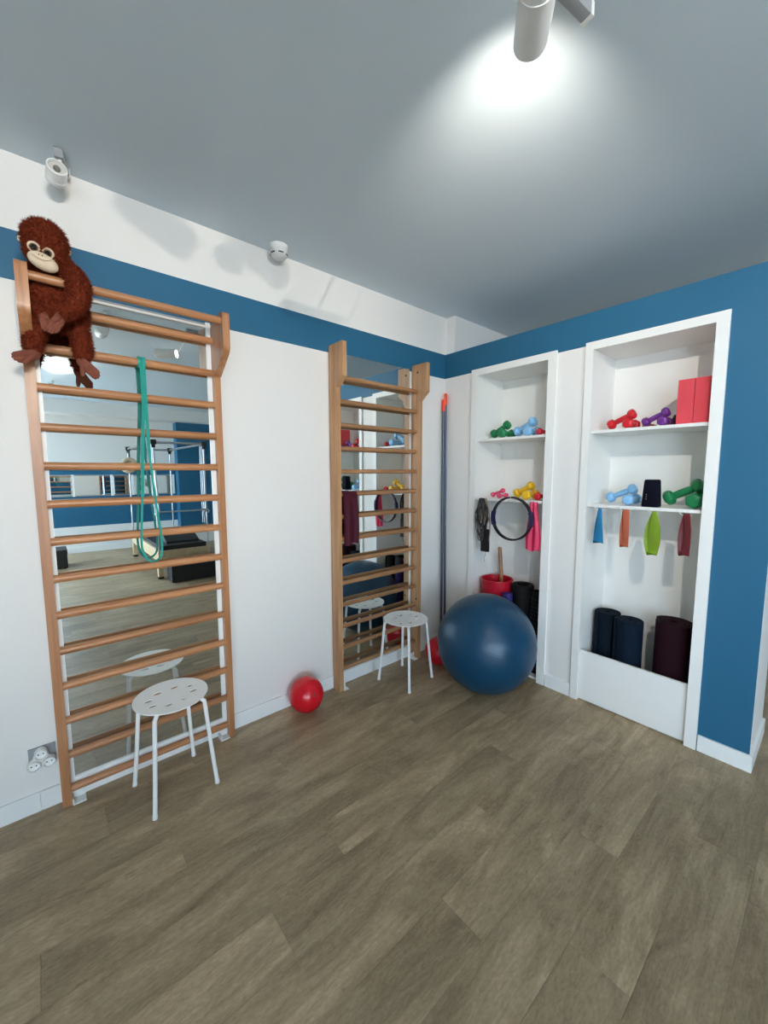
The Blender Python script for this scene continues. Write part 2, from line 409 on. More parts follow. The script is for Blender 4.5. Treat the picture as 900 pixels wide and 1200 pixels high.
for z in RZ1: part('rung', lambda bm: cyl(bm, (sx[0][1]-.004, -.048, z), (sx[1][0]+.004, -.048, z), .0175, seg=16), M['beech_h'], L1, True)
part('rung', lambda bm: cyl(bm, (sx[0][1]-.004, -.185, 2.272), (sx[1][0]+.004, -.185, 2.272), .0175, seg=16), M['beech_h'], L1, True)
def lbracket(bm, x0, x1, y0, y1):
    box(bm, x0, x1, y0, y1, 0, .005); box(bm, x0, x1, y1-.005, y1, .005, .045)
    box(bm, x0, x0+.005, y0, y1-.005, .005, .03)
part('floor_bracket', lambda bm: lbracket(bm, sx[0][1], sx[0][1]+.05, -.075, -.022), M['white_plastic'], L1, bevel=.002, label='small white floor bracket')
part('floor_bracket', lambda bm: lbracket(bm, sx[1][0]-.05, sx[1][0], -.075, -.022), M['white_plastic'], L1, bevel=.002, label='small white floor bracket')
for z in (.8, 1.85):
    for a, b in sx: part('wall_bracket', one(a+.006, b-.006, -.0305, -.0005, z, z+.04), M['white_plastic'], L1)
L2 = thing('stall_bars', 'pale pine wall bars with flat boards for uprights, near the corner', 'wall bars', (-.77, -.05, 0))
sx2 = ((-1.166, -1.132), (-.402, -.366))
for a, b in sx2:
    poly2 = [(-.012, 0), (-.092, 0), (-.092, 2.068), (-.166, 2.128), (-.166, 2.34), (-.012, 2.34)]
    part('upright', lambda bm: prism(bm, poly2, 0, a, b), M['pine_v'], L2, True, .004)
    for z in (.5, 2.28): part('screw_cap', lambda bm: cyl(bm, (b+.0005 if a < -1 else a-.0005, -.075, z), (b+.003 if a < -1 else a-.003, -.075, z), .008, seg=12), M['dark'], L2)
RZ2 = [.143+.1538*i for i in range(14)]
for z in RZ2: part('rung', lambda bm: cyl(bm, (sx2[0][1]-.004, -.055, z), (sx2[1][0]+.004, -.055, z), .0155, seg=16), M['pine_h'], L2, True)
part('floor_bracket', lambda bm: lbracket(bm, sx2[0][1], sx2[0][1]+.04, -.098, -.05), M['white_plastic'], L2, bevel=.002, label='small white floor bracket')
part('floor_bracket', lambda bm: lbracket(bm, sx2[1][0]-.04, sx2[1][0], -.098, -.05), M['white_plastic'], L2, bevel=.002, label='small white floor bracket')

# ------------------------------------------------------------------ built-in shelves
def shelf_unit(label, y0, y1, oy0, oy1, kick):
    """y0<y1 inner faces, oy0<oy1 outer casing edges"""
    t = thing('built_in_shelf', label, 'shelf', (.17, (y0+y1)/2, 0))
    m = M['melamine']; Z = 2.27
    part('back_panel', one(.348, .362, y0, y1, .012, Z), m, t)
    part('side_panel', one(.001, .348, y1, y1+.012, 0, Z), m, t); part('side_panel', one(.001, .348, y0-.012, y0, 0, Z), m, t)
    part('top_panel', one(.001, .348, y0, y1, Z, Z+.013), m, t); part('bottom_panel', one(.02, .348, y0, y1, 0.0005, .012), m, t)
    part('casing_stile', one(-.016, 0, y1, oy1, 0.0, 2.318), m, t, bevel=.0015); part('casing_stile', one(-.016, 0, oy0, y0, 0.0, 2.318), m, t, bevel=.0015)
    part('casing_head', one(-.0155, 0, y0, y1, Z, 2.318), m, t, bevel=.0015)
    for z in (1.78, 1.318): part('shelf_board', one(.006, .347, y0+.001, y1-.001, z-.018, z), m, t, bevel=.0015)
    if kick: part('front_panel', one(.002, .018, y0+.002, y1-.002, .014, .345), m, t, bevel=.0015, label='low white panel closing the foot of the niche')
    return t
U1 = shelf_unit('narrow white built-in shelf niche behind the big blue ball', -.915, -.338, -.972, -.288, False)
U2 = shelf_unit('white built-in shelf niche with a low front panel holding rolled mats', -1.792, -1.204, -1.846, -1.157, True)
def hook(u, y, z=1.30): part('hook', lambda bm: tube(bm, spline([(.006, y, z), (-.012, y, z), (-.022, y, z-.004), (-.026, y, z+.008)], 4), .0022, 6), M['white_metal'], u, True)

# ------------------------------------------------------------------ stools
def seat_mesh():
    R, T = .160, .004
    bm = bmesh.new()
    def loop(c, rx, ry, rot, n):
        vs = []
        for k in range(n):
            a = 2*math.pi*k/n; x, y_ = rx*math.cos(a), ry*math.sin(a)
            vs.append(bm.verts.new((c[0]+x*math.cos(rot)-y_*math.sin(rot), c[1]+x*math.sin(rot)+y_*math.cos(rot), 0)))
        return [bm.edges.new((vs[k], vs[(k+1) % n])) for k in range(n)]
    es = loop((0, 0), R, R, 0, 64)
    for k in range(8):
        a = 2*math.pi*(k+.5)/8; es += loop((.088*math.cos(a)*1.12, .088*math.sin(a)*.86), .0190, .0100, 0, 14)
    bmesh.ops.triangle_fill(bm, edges=es, use_beauty=True, use_dissolve=False)
    # drop faces that fell inside the holes
    for f in list(bm.faces):
        c = f.calc_center_median()
        for k in range(8):
            a = 2*math.pi*(k+.5)/8; dx, dy = c.x-.088*math.cos(a)*1.12, c.y-.088*math.sin(a)*.86
            if (dx/.0190)**2+(dy/.0100)**2 < .9: bm.faces.remove(f); break
    g = bmesh.ops.extrude_face_region(bm, geom=list(bm.faces))
    for v in g['geom']:
        if isinstance(v, bmesh.types.BMVert): v.co.z = T
    for v in bm.verts:
        r = math.hypot(v.co.x, v.co.y); v.co.z += .006*(r/R)**3 - .004
    bmesh.ops.recalc_face_normals(bm, faces=bm.faces)
    me = bpy.data.meshes.new('seat'); bm.to_mesh(me); bm.free(); me.materials.append(M['seat']); return me
def make_stool(label, loc, rz):
    t = thing('stool', label, 'stool', loc, rz)
    s = link('seat', SEAT, t, False); s.location = (0, 0, .4555)
    for i in range(4):
        l = link('leg', LEG, t, False); l.rotation_euler = (0, 0, i*math.pi/2)
        f = link('foot_cap', CAP, l, False)
    b = link('cross_brace', BRACE, t, False)
    return t
M['seat'] = plain('white_seat', (252, 252, 250), .35, vary=.01)
SEAT = seat_mesh()
_d = 1/math.sqrt(2)
def legf(bm):
    P = [(.07*_d, .07*_d, .446), (.115*_d, .115*_d, .445), (.148*_d, .148*_d, .432), (.157*_d, .157*_d, .40), (.176*_d, .176*_d, .2), (.197*_d, .197*_d, .012)]
    tube(bm, spline(P, 6), .0095, 12)
LEG = new_mesh('leg', legf, M['white_metal'], True)
CAP = new_mesh('foot_cap', lambda bm: cyl(bm, (.1965*_d, .1965*_d, .014), (.198*_d, .198*_d, 0), .0112, seg=12), M['white_plastic'], True)
def bracef(bm):
    cyl(bm, (-.055, -.055, .445), (.055, .055, .445), .007, seg=8); cyl(bm, (-.055, .055, .445), (.055, -.055, .445), .007, seg=8)
BRACE = new_mesh('cross_brace', bracef, M['white_metal'], True)
make_stool('white four-legged stool with pierced round seat by the reddish-brown wall bars', (-2.236, -.243, 0), math.radians(7))
make_stool('white four-legged stool with pierced round seat in front of the pale pine wall bars', (-.690, -.253, 0), math.radians(9))

# ------------------------------------------------------------------ balls
def ball_mat(name, rgb, rough, rings=True):
    N = NT(name); c = lin(rgb); tc = N.n('ShaderNodeTexCoord')
    nz = N.n('ShaderNodeTexNoise', Scale=7.0, Detail=5.0); N.l(tc.outputs['Object'], nz.inputs['Vector'])
    N.l(N.mix(nz.outputs['Fac'], tuple(v*.86 for v in c[:3])+(1,), tuple(min(1, v*1.12) for v in c[:3])+(1,)), N.b.inputs['Base Color'])
    N.l(N.math('ADD', N.math('MULTIPLY', nz.outputs['Fac'], .2), rough-.1), N.b.inputs['Roughness'])
    if rings:
        wv = N.n('ShaderNodeTexWave', Scale=26.0, Distortion=0.0); wv.bands_direction = 'Z'; N.l(tc.outputs['Object'], wv.inputs['Vector'])
        N.bump(wv.outputs['Fac'], .08, .004)
    return N.m
def make_ball(name, label, c, r, mat, tilt, cap):
    t = thing(name, label, 'ball', (c[0], c[1], 0))
    b = part('skin', lambda bm: bmesh.ops.create_uvsphere(bm, u_segments=72, v_segments=48, radius=r), mat, t, True, world=False)
    b.location = (0, 0, r); b.rotation_euler = tilt
    v = part('valve_plug', lambda bm: lathe(bm, [(0, r+.002), (.008, r+.002), (.012, r-.001), (.012, r-.006)], seg=16), cap, t, True, world=False)
    v.location = (0, 0, r); v.rotation_euler = tilt
BR = .336
make_ball('exercise_ball', 'large dark blue exercise ball on the floor before the niches', (-.354, -.715), BR, ball_mat('ball_blue', (0, 60, 90), .36), (.5, -.6, .2), rubber('plug_blue', (12, 60, 92)))
make_ball('small_ball', 'small shiny red ball on the floor between the two wall bars', (-1.445, -.125), .109, ball_mat('ball_red', (214, 12, 34), .22, False), (1.2, -.5, .2), rubber('plug_red', (170, 10, 30)))
make_ball('small_ball', 'small red ball half hidden behind the large blue ball', (-.335, -.262), .107, ball_mat('ball_red_matt', (205, 14, 36), .3, False), (1.0, .9, .2), rubber('plug_red_dull', (160, 10, 30)))

# ------------------------------------------------------------------ gym poles in the corner
def make_pole(label, p0, p1, r):
    p0, p1 = Vector(p0), Vector(p1); d = (p1-p0).normalized()
    t = thing('exercise_pole', label, 'pole', p0, 0, None)
    part('shaft', lambda bm: cyl(bm, p0+d*.03, p1-d*.09, r, seg=14), M['pole'], t, True)
    part('top_cap', lambda bm: lathe(bm, [(r+.0015, -.095), (r+.003, -.085), (r+.003, -.008), (r, 0), (0, .001)], p1, d, 14), M['cap'], t, True, label='orange-red rubber cap')
    part('bottom_cap', lambda bm: lathe(bm, [(r, 0), (r+.002, .004), (r+.002, .04)], p0, d, 14), M['cap_dark'], t, True)
M['pole'] = plain('pole_grey_blue', (84, 92, 106), .3, metal=.4)
M['cap'] = rubber('cap_orange', (236, 66, 30), .4); M['cap_dark'] = rubber('cap_grey', (60, 64, 72), .5)
make_pole('taller grey pole with orange cap leaning in the room corner', (-.029, -.062, 0), (-.018, -.028, 2.178), .0105)
make_pole('shorter grey pole with orange cap leaning in the room corner', (-.056, -.045, 0), (-.047, -.030, 2.125), .0105)

# ------------------------------------------------------------------ dumbbells
def head_prof(r, wd): return [(r*.62, -wd/2), (r*.90, -wd/2+wd*.13), (r, -wd*.18), (r, wd*.18), (r*.90, wd/2-wd*.13), (r*.62, wd/2)]
DB = {}
def dumbbell(label, color, c, axis, L, r, group=None, roll=0, rh=None, sides=6, rest=None):
    """c: centre, axis: direction of the bar, L: overall length, r: head radius"""
    rh = rh or r*.46; hw = L*.26; t = thing('dumbbell', label, 'dumbbell', (0, 0, 0), 0, group)
    c = Vector(c); axis = Vector(axis).normalized(); t.location = (c.x, c.y, c.z-r)
    m = M[color]; rot = axis.to_track_quat('X', 'Z').to_matrix().to_4x4() @ Matrix.Rotation(roll, 4, 'X')
    def hd(s):
        def f(bm):
            lathe(bm, head_prof(r, hw), (s*(L/2-hw/2), 0, 0), (1, 0, 0), sides)
            bmesh.ops.bevel(bm, geom=[e for e in bm.edges], offset=r*.16, segments=2, profile=.5, affect='EDGES', clamp_overlap=True)
            bm.transform(Matrix.Translation(c) @ rot)
        return f
    for s in (-1, 1):
        o = part('weight_head', hd(s), m, t, True)
    def hf(bm):
        n = 9; prof = []
        for k in range(n):
            u = k/(n-1); prof.append((rh*(1+.12*math.sin(math.pi*u)), (u-.5)*(L-hw*1.7)))
        lathe(bm, prof, (0, 0, 0), (1, 0, 0), 14); bm.transform(Matrix.Translation(c) @ rot)
    part('handle', hf, m, t, True)
    if rest is not None:                                       # settle on the shelf
        lo = min((v.co.z for ch in t.children for v in ch.data.vertices))
        t.location.z += rest+.0004-lo
    return t
for k, rgb in dict(db_green=(16, 122, 72), db_sky=(132, 184, 224), db_red=(200, 20, 36), db_pink=(226, 72, 112), db_yellow=(226, 178, 18), db_purple=(104, 44, 128), db_crimson=(186, 24, 44)).items():
    M[k] = rubber(k, rgb, .38, vary=.08)
def pair(color, words, zs, yl, ya, yr, r, L, where, xf=.05, crossed=True):
    """a dumbbell lying front to back at y=ya, another leaning over it from yl up to yr"""
    L = max(L, 4.55*r); rh = r*.46; hw = L*.26; xm = xf+L/2; zA = zs+r
    dumbbell('%s dumbbell lying front to back %s' % (words, where), color, (xm, ya, zA), (1, 0, 0), L, r, roll=.52, rest=zs)
    # the other one: right head lies on the first one's bar between its heads, left head on the shelf
    D = L-hw; th = .3
    for _ in range(20):
        k = r*math.cos(th)+.5*hw*math.sin(th); zl = zs+k; zr = zA+rh*1.14+k+.001; th = math.asin(min(.9, (zr-zl)/D))
    cc = Vector((xm, ya+D/2*math.cos(th), (zl+zr)/2))
    dumbbell('%s dumbbell leaning across its twin %s' % (words, where), color, cc, (0, -math.cos(th), math.sin(th)), L, r, roll=.52)
pair('db_green', 'dark green', 1.78, -.425, -.535, -.57, .038, .165, 'on the upper shelf of the narrow niche', .03)
pair('db_sky', 'pale blue', 1.78, -.632, -.745, -.77, .040, .172, 'on the upper shelf of the narrow niche', .03)
dumbbell('red dumbbell at the right end of the narrow niche, upper shelf', 'db_crimson', (.105, -.852, 1.78+.028), (1, -.38, 0), .14, .027, roll=.52, rest=1.78)
pair('db_pink', 'small pink', 1.318, -.452, -.528, -.56, .021, .125, 'on the lower shelf of the narrow niche', .03)
pair('db_yellow', 'yellow', 1.318, -.642, -.752, -.77, .037, .168, 'on the lower shelf of the narrow niche', .03)
dumbbell('red dumbbell beside the yellow pair in the narrow niche', 'db_red', (.100, -.856, 1.318+.031), (1, -.30, 0), .14, .030, roll=.52, rest=1.318)
pair('db_red', 'bright red', 1.78, -1.288, -1.395, -1.41, .033, .165, 'on the upper shelf of the wide niche', .03)
pair('db_purple', 'purple', 1.78, -1.492, -1.572, -1.59, .030, .145, 'on the upper shelf beside the coral blocks', .03)
pair('db_sky', 'pale blue', 1.318, -1.292, -1.415, -1.44, .035, .18, 'on the lower shelf of the wide niche', .05)
pair('db_green', 'large green', 1.318, -1.612, -1.738, -1.73, .045, .185, 'on the lower shelf of the wide niche', .06)
M['orange_flat'] = rubber('orange_rubber', (196, 84, 44), .45); M['black_rubber'] = rubber('black_rubber', (16, 16, 18), .5)
tag(link('ankle_weight', new_mesh('ankle_weight', lambda bm: tube(bm, spline([(.165, -1.463, 1.7945), (.20, -1.464, 1.7945), (.235, -1.463, 1.7945), (.27, -1.462, 1.7945)], 5), .014, 8, w=.026, wdir=(0, 1, 0)), M['orange_flat'], True)), 'flat orange weight lying beside the bright red dumbbells', 'weight')
tag(link('hand_grip', new_mesh('hand_grip', lambda bm: lathe(bm, [(.0, 0), (.034, .002), (.038, .02), (.03, .045), (.018, .075), (0, .082)], (.235, -1.597, 1.7804), (0, 0, 1), 18), M['black_rubber'], True)), 'small black object behind the purple dumbbells beside coral block', 'grip')
M['coral'] = plain('coral_foam', (208, 64, 74), .75, bump=.15, scale=160)
for a, b, l in ((-1.713, -1.640, 'coral foam yoga block standing nearer the purple dumbbells'), (-1.790, -1.716, 'coral foam yoga block standing against the right side of niche')):
    tag(link('yoga_block', new_mesh('yoga_block', one(.03, .18, a, b, 1.7805, 2.018), M['coral'], True, .006)), l, 'yoga block', 'coral yoga blocks')
# dark speaker-like box on the lower shelf of niche 2
M['navy'] = plain('navy_fabric', (10, 9, 27), .8, spec=.15, bump=.3, scale=400)
t = thing('portable_speaker', 'dark navy box-shaped speaker standing between pale blue and green dumbbells', 'speaker', (.055, -1.542, 1.318))
def spk(bm):
    for z, a, b in ((1.319, .041, .038), (1.33, .043, .040), (1.465, .037, .035), (1.478, .034, .031)): pass
    v = []
    for z, a, b in ((1.319, .040, .036), (1.326, .043, .040), (1.468, .036, .034), (1.477, .032, .030)):
        pts = rounded([(.055-b, -1.542-a), (.055+b, -1.542-a), (.055+b, -1.542+a), (.055-b, -1.542+a)], .016, 4)
        v.append([bm.verts.new((p[0], p[1], z)) for p in pts])
    for r0, r1 in zip(v, v[1:]):
        for k in range(len(r0)): bm.faces.new((r0[k], r0[(k+1) % len(r0)], r1[(k+1) % len(r0)], r1[k]))
    bm.faces.new(v[0][::-1]); bm.faces.new(v[-1])
part('body', spk, M['navy'], t, True)
part('emblem', lambda bm: [cyl(bm, (.0172, -1.525, z), (.0162, -1.525, z), .0028, seg=8) for z in (1.365, 1.378, 1.391)], M['grey_plastic'], t)

# ------------------------------------------------------------------ rolled mats
def mat_roll(label, c, R, h, color, turns, z0=.0125, flap=0):
    def f(bm):
        th = R/(turns+1.2); pts = []; n = int(turns*22)
        for k in range(n+1):
            a = 2*math.pi*turns*k/n + flap; r = th*.9 + (R-th*.9-th*.45)*k/n; pts.append((c[0]+r*math.cos(a), c[1]+r*math.sin(a)))
        A = []; hw = th*.44
        for i, p in enumerate(pts):
            q0, q1 = pts[max(0, i-1)], pts[min(n, i+1)]; d = Vector((q1[0]-q0[0], q1[1]-q0[1])).normalized(); nn = Vector((-d.y, d.x))
            ring = []
            for s, z in ((-1, z0), (1, z0), (1, z0+h-.004), (.6, z0+h), (-.6, z0+h), (-1, z0+h-.004)): ring.append(bm.verts.new((p[0]+nn.x*hw*s, p[1]+nn.y*hw*s, z)))
            A.append(ring)
        for a_, b_ in zip(A, A[1:]):
            for k in range(6): bm.faces.new((a_[k], a_[(k+1) % 6], b_[(k+1) % 6], b_[k]))
        bm.faces.new(A[0][::-1]); bm.faces.new(A[-1])
    return tag(link('rolled_mat', new_mesh('rolled_mat', f, M[color], True)), label, 'mat', 'rolled exercise mats')
M['mat_navy'] = plain('mat_navy', (5, 22, 38), .8, spec=.15, bump=.2, scale=200)
M['mat_navy2'] = plain('mat_navy_deep', (5, 20, 34), .8, spec=.15, bump=.2, scale=200)
M['mat_wine'] = plain('mat_wine', (36, 9, 20), .8, spec=.15, bump=.2, scale=200)
mat_roll('navy rolled exercise mat at the left side of the wide niche', (.195, -1.298), .083, .575, 'mat_navy2', 4, flap=2.5)
mat_roll('navy rolled exercise mat standing in the middle of the wide niche', (.125, -1.448), .085, .578, 'mat_navy', 4, flap=2.0)
mat_roll('wine-coloured rolled mat, thickest of the three in the wide niche', (.15, -1.672), .108, .625, 'mat_wine', 4, flap=1.2)

# ------------------------------------------------------------------ loop bands hanging from the lower shelf of niche 2
def loop_band(name, label, y, z1, z0, w0, w1, color, gap=.004, twist=.2, bulge=.0, x=-.022):
    zz = z1-z0; P = []; W = []
    for u in (0, .2, .45, .7, .9, .98):                       # front strand down
        P.append((x-.010*math.sin(math.pi*min(1, u*1.1))-.002, y-gap*math.sin(math.pi*u), z1-zz*u)); W.append(w0+(w1-w0)*u+bulge*math.sin(math.pi*min(1, u*.8)))
    for u in (1.0, .9, .7, .45, .2):                          # back strand up
        P.append((x+.012*math.sin(math.pi*min(1, u*.95))+.002, y+gap*1.6*math.sin(math.pi*u*.9), z1-zz*u)); W.append((w0+(w1-w0)*u)*.96+bulge*math.sin(math.pi*min(1, u*.8)))
    n = 6; pts = spline(P, n, True); wd = [v[0] for v in spline([(q, 0, 0) for q in W], n, True)]
    wdir = [(twist*math.sin(6.28*i/len(pts)), 1, .1*math.sin(9*i/len(pts))) for i in range(len(pts))]
    return tag(link(name, new_mesh(name, lambda bm: tube(bm, pts, .0011, closed=True, w=wd, wdir=wdir), M[color], True)), label, 'resistance band', 'loop bands hanging below the shelf')
for k, rgb in dict(band_blue=(30, 122, 168), band_orange=(180, 92, 62), band_brick=(130, 40, 34), band_lime=(122, 152, 30), band_wine=(100, 12, 26)).items(): M[k] = rubber(k, rgb, .5)
loop_band('loop_band', 'blue loop band hanging at the left end of the shelf edge', -1.292, 1.298, 1.085, .009, .030, 'band_blue', .007)
loop_band('loop_band', 'orange-brown loop band hanging second from left on the shelf edge', -1.438, 1.298, 1.080, .017, .023, 'band_orange', .008, .35)
loop_band('loop_band', 'lime green loop band hanging from the shelf edge', -1.583, 1.298, 1.055, .010, .012, 'band_lime', .010, .3, .022)
loop_band('loop_band', 'dark red loop band hanging at the right end of shelf edge', -1.732, 1.298, 1.075, .014, .024, 'band_wine', .011, .5)
for yy in (-1.292, -1.438, -1.583, -1.732): part('hook', lambda bm: tube(bm, spline([(.006, yy+.034, 1.309), (-.014, yy+.034, 1.308), (-.021, yy+.030, 1.296), (-.021, yy+.020, 1.2885), (-.021, yy-.026, 1.2885)], 4), .0016, 6), M['white_metal'], U2, True)

# ------------------------------------------------------------------ niche 1 hangings
M['ring_black'] = rubber('ring_black', (20, 19, 30), .4); M['ring_pad'] = rubber('ring_pad_navy', (26, 24, 66), .5)
t = thing('pilates_ring', 'black fitness ring with padded grips hanging in the narrow niche', 'fitness ring', (-.066, -.708, 1.184))
RR = .155
def circ(r0, a0=0, a1=2*math.pi, n=48, c=(-.066, -.708, 1.184)):
    return [(c[0]+.03*math.sin(a)*0, c[1]+r0*math.cos(a_), c[2]+r0*math.sin(a_)) for a_ in [a0+(a1-a0)*k/n for k in range(n)] for a in (a_,)]
part('hoop', lambda bm: tube(bm, circ(RR), .006, closed=True, w=.014, wdir=(1, 0, 0)), M['ring_black'], t, True)
for s in (0, math.pi):
    part('grip_pad', lambda bm: tube(bm, circ(RR+.001, s-.36, s+.36, 12), .0095, closed=False, w=.019, wdir=(1, 0, 0)), M['ring_pad'], t, True)
part('hook', lambda bm: tube(bm, spline([(.006, -.708, 1.309), (-.030, -.708, 1.318), (-.066, -.708, 1.3295), (-.084, -.708, 1.331), (-.087, -.708, 1.342)], 4), .0022, 6), M['white_metal'], U1, True)
M['pink_band'] = plain('pink_latex', (206, 30, 80), .5)
def drape(name, label, cat, y0, y1, z0, z1, x, mat, folds, amp, group=None, backdrop=None):
    def f(bm):
        nx, nz = 22, 14; back = []
        for off in (0, -.0025):
            g = []
            for i in range(nz+1):
                u = i/nz; z = z1+(z0-z1)*u; r = []
                for j in range(nx+1):
                    v = j/nx; pin = .55+.45*min(1, u*1.4); yy = (y0+y1)/2+(v-.5)*(y1-y0)*pin
                    xx = x+off+amp*math.sin(v*folds*math.pi*2+u*.8)*(.5+.5*u)
                    r.append(bm.verts.new((xx, yy+.003*math.sin(u*7+v*3), z+(.006*math.sin(v*9) if i == nz else 0))))
                g.append(r)
            back.append(g)
        a, b = back
        for i in range(nz):
            for j in range(nx):
                bm.faces.new((a[i][j], a[i][j+1], a[i+1][j+1], a[i+1][j])); bm.faces.new((b[i][j], b[i+1][j], b[i+1][j+1], b[i][j+1]))
        for i in range(nz):
            for j in (0, nx): bm.faces.new((a[i][j], a[i+1][j], b[i+1][j], b[i][j]))
        for j in range(nx):
            for i in (0, nz): bm.faces.new((a[i][j], a[i][j+1], b[i][j+1], b[i][j]))
    return tag(link(name, new_mesh(name, f, mat, True)), label, cat, group)
drape('exercise_band', 'bright pink exercise band hanging beside the fitness ring', 'exercise band', -.912, -.802, .965, 1.312, -.030, M['pink_band'], 2.2, .010)
hook(U1, -.858, 1.31)
# tangle of straps
M['strap_black'] = plain('strap_black', (14, 12, 12), .7); M['strap_beige'] = plain('strap_beige', (150, 132, 112), .7); M['strap_grey'] = plain('strap_grey', (78, 72, 70), .7)
t = thing('suspension_straps', 'tangle of black and beige straps hanging at left in the narrow niche', 'straps', (-.035, -.42, .9))
rs = random.Random(3)
for k in range(20):
    m = M[('strap_black', 'strap_beige', 'strap_grey', 'strap_black')[k % 4]]
    yc = -.445+rs.uniform(-.022, .022); lo = rs.uniform(.98, 1.13); sp = rs.uniform(.012, .042); xx = -.034-rs.uniform(0, .03); sk = rs.uniform(-.03, .03)
    P = [(xx, yc, 1.318), (xx-.004, yc-sp*.7, 1.25), (xx, yc-sp+sk*.5, (1.25+lo)/2), (xx, yc-sp*.5+sk, lo), (xx-.003, yc+sp*.5+sk, lo+.003), (xx-.006, yc+sp+sk*.5, (1.25+lo)/2+.02), (xx-.002, yc+sp*.6, 1.25)]
    part('strap', lambda bm: tube(bm, spline(P, 6, True), .0022, closed=True, w=.0066, wdir=(.6, .8, .1)), m, t, True)
part('pouch', one(-.058, -.034, -.505, -.440, .905, 1.08), M['strap_black'], t, True, .006, label='black fabric pouch')
part('cord', lambda bm: tube(bm, spline([(-.044, -.468, .912), (-.046, -.478, .88), (-.044, -.464, .85), (-.046, -.472, .825), (-.044, -.465, .82)], 6), .002, 6), M['strap_grey'], t, True)
hook(U1, -.445, 1.318)
# bottom of niche 1
M['red_tub'] = rubber('red_plastic', (186, 20, 44), .35)
t = thing('storage_tub', 'tall red plastic tub at the foot of the narrow niche', 'tub', (.13, -.473, .0125))
part('shell', lambda bm: lathe(bm, [(0, .0125), (.098, .0125), (.102, .02), (.124, .655), (.119, .655), (.098, .03), (0, .028)], (.13, -.473, 0), seg=36), M['red_tub'], t, True)
part('rim', lambda bm: tube(bm, [(.13+.1245*math.cos(a), -.473+.1245*math.sin(a), .655) for a in [6.2832*k/36 for k in range(36)]], .0055, 8, True), M['red_tub'], t, True)
s0, s1 = Vector((.19, -.53, .05)), Vector((.215, -.437, .895))
t = thing('wooden_stick', 'brown wooden stick rising out of the red tub', 'stick', s0)
part('shaft', lambda bm: cyl(bm, s0, s1, .0155, seg=14), M['stick'], t, True)
part('end_knob', lambda bm: ellipsoid(bm, s1, (.0157, .0157, .006)), M['stick'], t, True)
def roller(label, c, r, h, studs, color):
    t = thing('foam_roller', label, 'foam roller', (c[0], c[1], .0125))
    part('tube', lambda bm: lathe(bm, [(r*.55, 0), (r-.004, 0), (r, .006), (r, h-.008), (r-.006, h), (r*.55, h), (r*.5, h-.008), (r*.5, .004)], (c[0], c[1], .0125), seg=30), M[color], t, True)
    if studs:
        def f(bm):
            for i in range(int(h/.03)-1):
                for k in range(14):
                    a = 6.2832*(k+.5*(i % 2))/14; d = Vector((math.cos(a), math.sin(a), 0)); q = Vector((c[0], c[1], .04+i*.03))+d*r
                    cyl(bm, q-d*.003, q+d*.0045, .0095, .0065, seg=6)
        part('studs', f, M['stud'], t)['kind'] = 'stuff'
M['roller_black'] = rubber('roller_black', (8, 8, 9), .7, spec=.2, bump=.2); M['stud'] = rubber('roller_stud', (22, 22, 25), .5, spec=.3)
roller('smooth black foam roller standing beside the red tub', (.155, -.69, ), .084, .640, False, 'roller_black')
roller('studded black foam roller standing at the right side of narrow niche', (.13, -.8465), .061, .62, True, 'roller_black')
M['indigo'] = plain('indigo_mat', (44, 32, 110), .7, bump=.2, scale=200)
mat_roll('indigo rolled mat low in front of the smooth black roller', (.045, -.625), .042, .575, 'indigo', 3)

# ------------------------------------------------------------------ bands on the wall bars
M['teal_band'] = rubber('teal_latex', (24, 150, 136), .45)
A = [at(165, 424, 1, -.071), at(168, 473, 1, -.073), at(167, 530, 1, -.074), at(167, 577, 1, -.074), at(166, 620, 1, -.074), at(166.5, 641, 1, -.075), at(172, 654, 1, -.077), at(180, 658, 1, -.079), at(188, 653, 1, -.079), at(190, 643, 1, -.078), at(188, 620, 1, -.077), at(181, 577, 1, -.076), at(175, 530, 1, -.076), at(171, 473, 1, -.076), at(168, 424, 1, -.073)]
rz = RZ1[12]; xb = A[0].x
t = thing('resistance_band', 'teal resistance band looped over an upper rung of the reddish wall bars', 'resistance band', (xb, -.07, 1.1))
loop = [(p.x, p.y, p.z) for p in A]
def wrap(R, a): return (-.048-R*math.cos(math.radians(a)), rz+R*math.sin(math.radians(a)))
over = [(A[-1].x,)+wrap(.0214, a) for a in (25, 65, 105, 150)]+[(xb-.002,)+wrap(.0194, a) for a in (150, 105, 65, 25)]
part('band', lambda bm: tube(bm, spline(loop+over, 6, True), .0014, closed=True, w=[.0050 if 18 < i < 72 else .0075 if i < 84 else .009 for i in range(138)], wdir=(1, .15, 0)), M['teal_band'], t, True)
part('choke_loop', lambda bm: tube(bm, [(xb+.004, -.048+.0240*math.cos(a), rz+.0240*math.sin(a)) for a in [6.2832*k/24 for k in range(24)]], .0012, closed=True, w=.016, wdir=(1, 0, 0)), M['teal_band'], t, True)
M['maroon'] = plain('maroon_latex', (68, 8, 28), .6, spec=.25)
rz6 = RZ2[8]
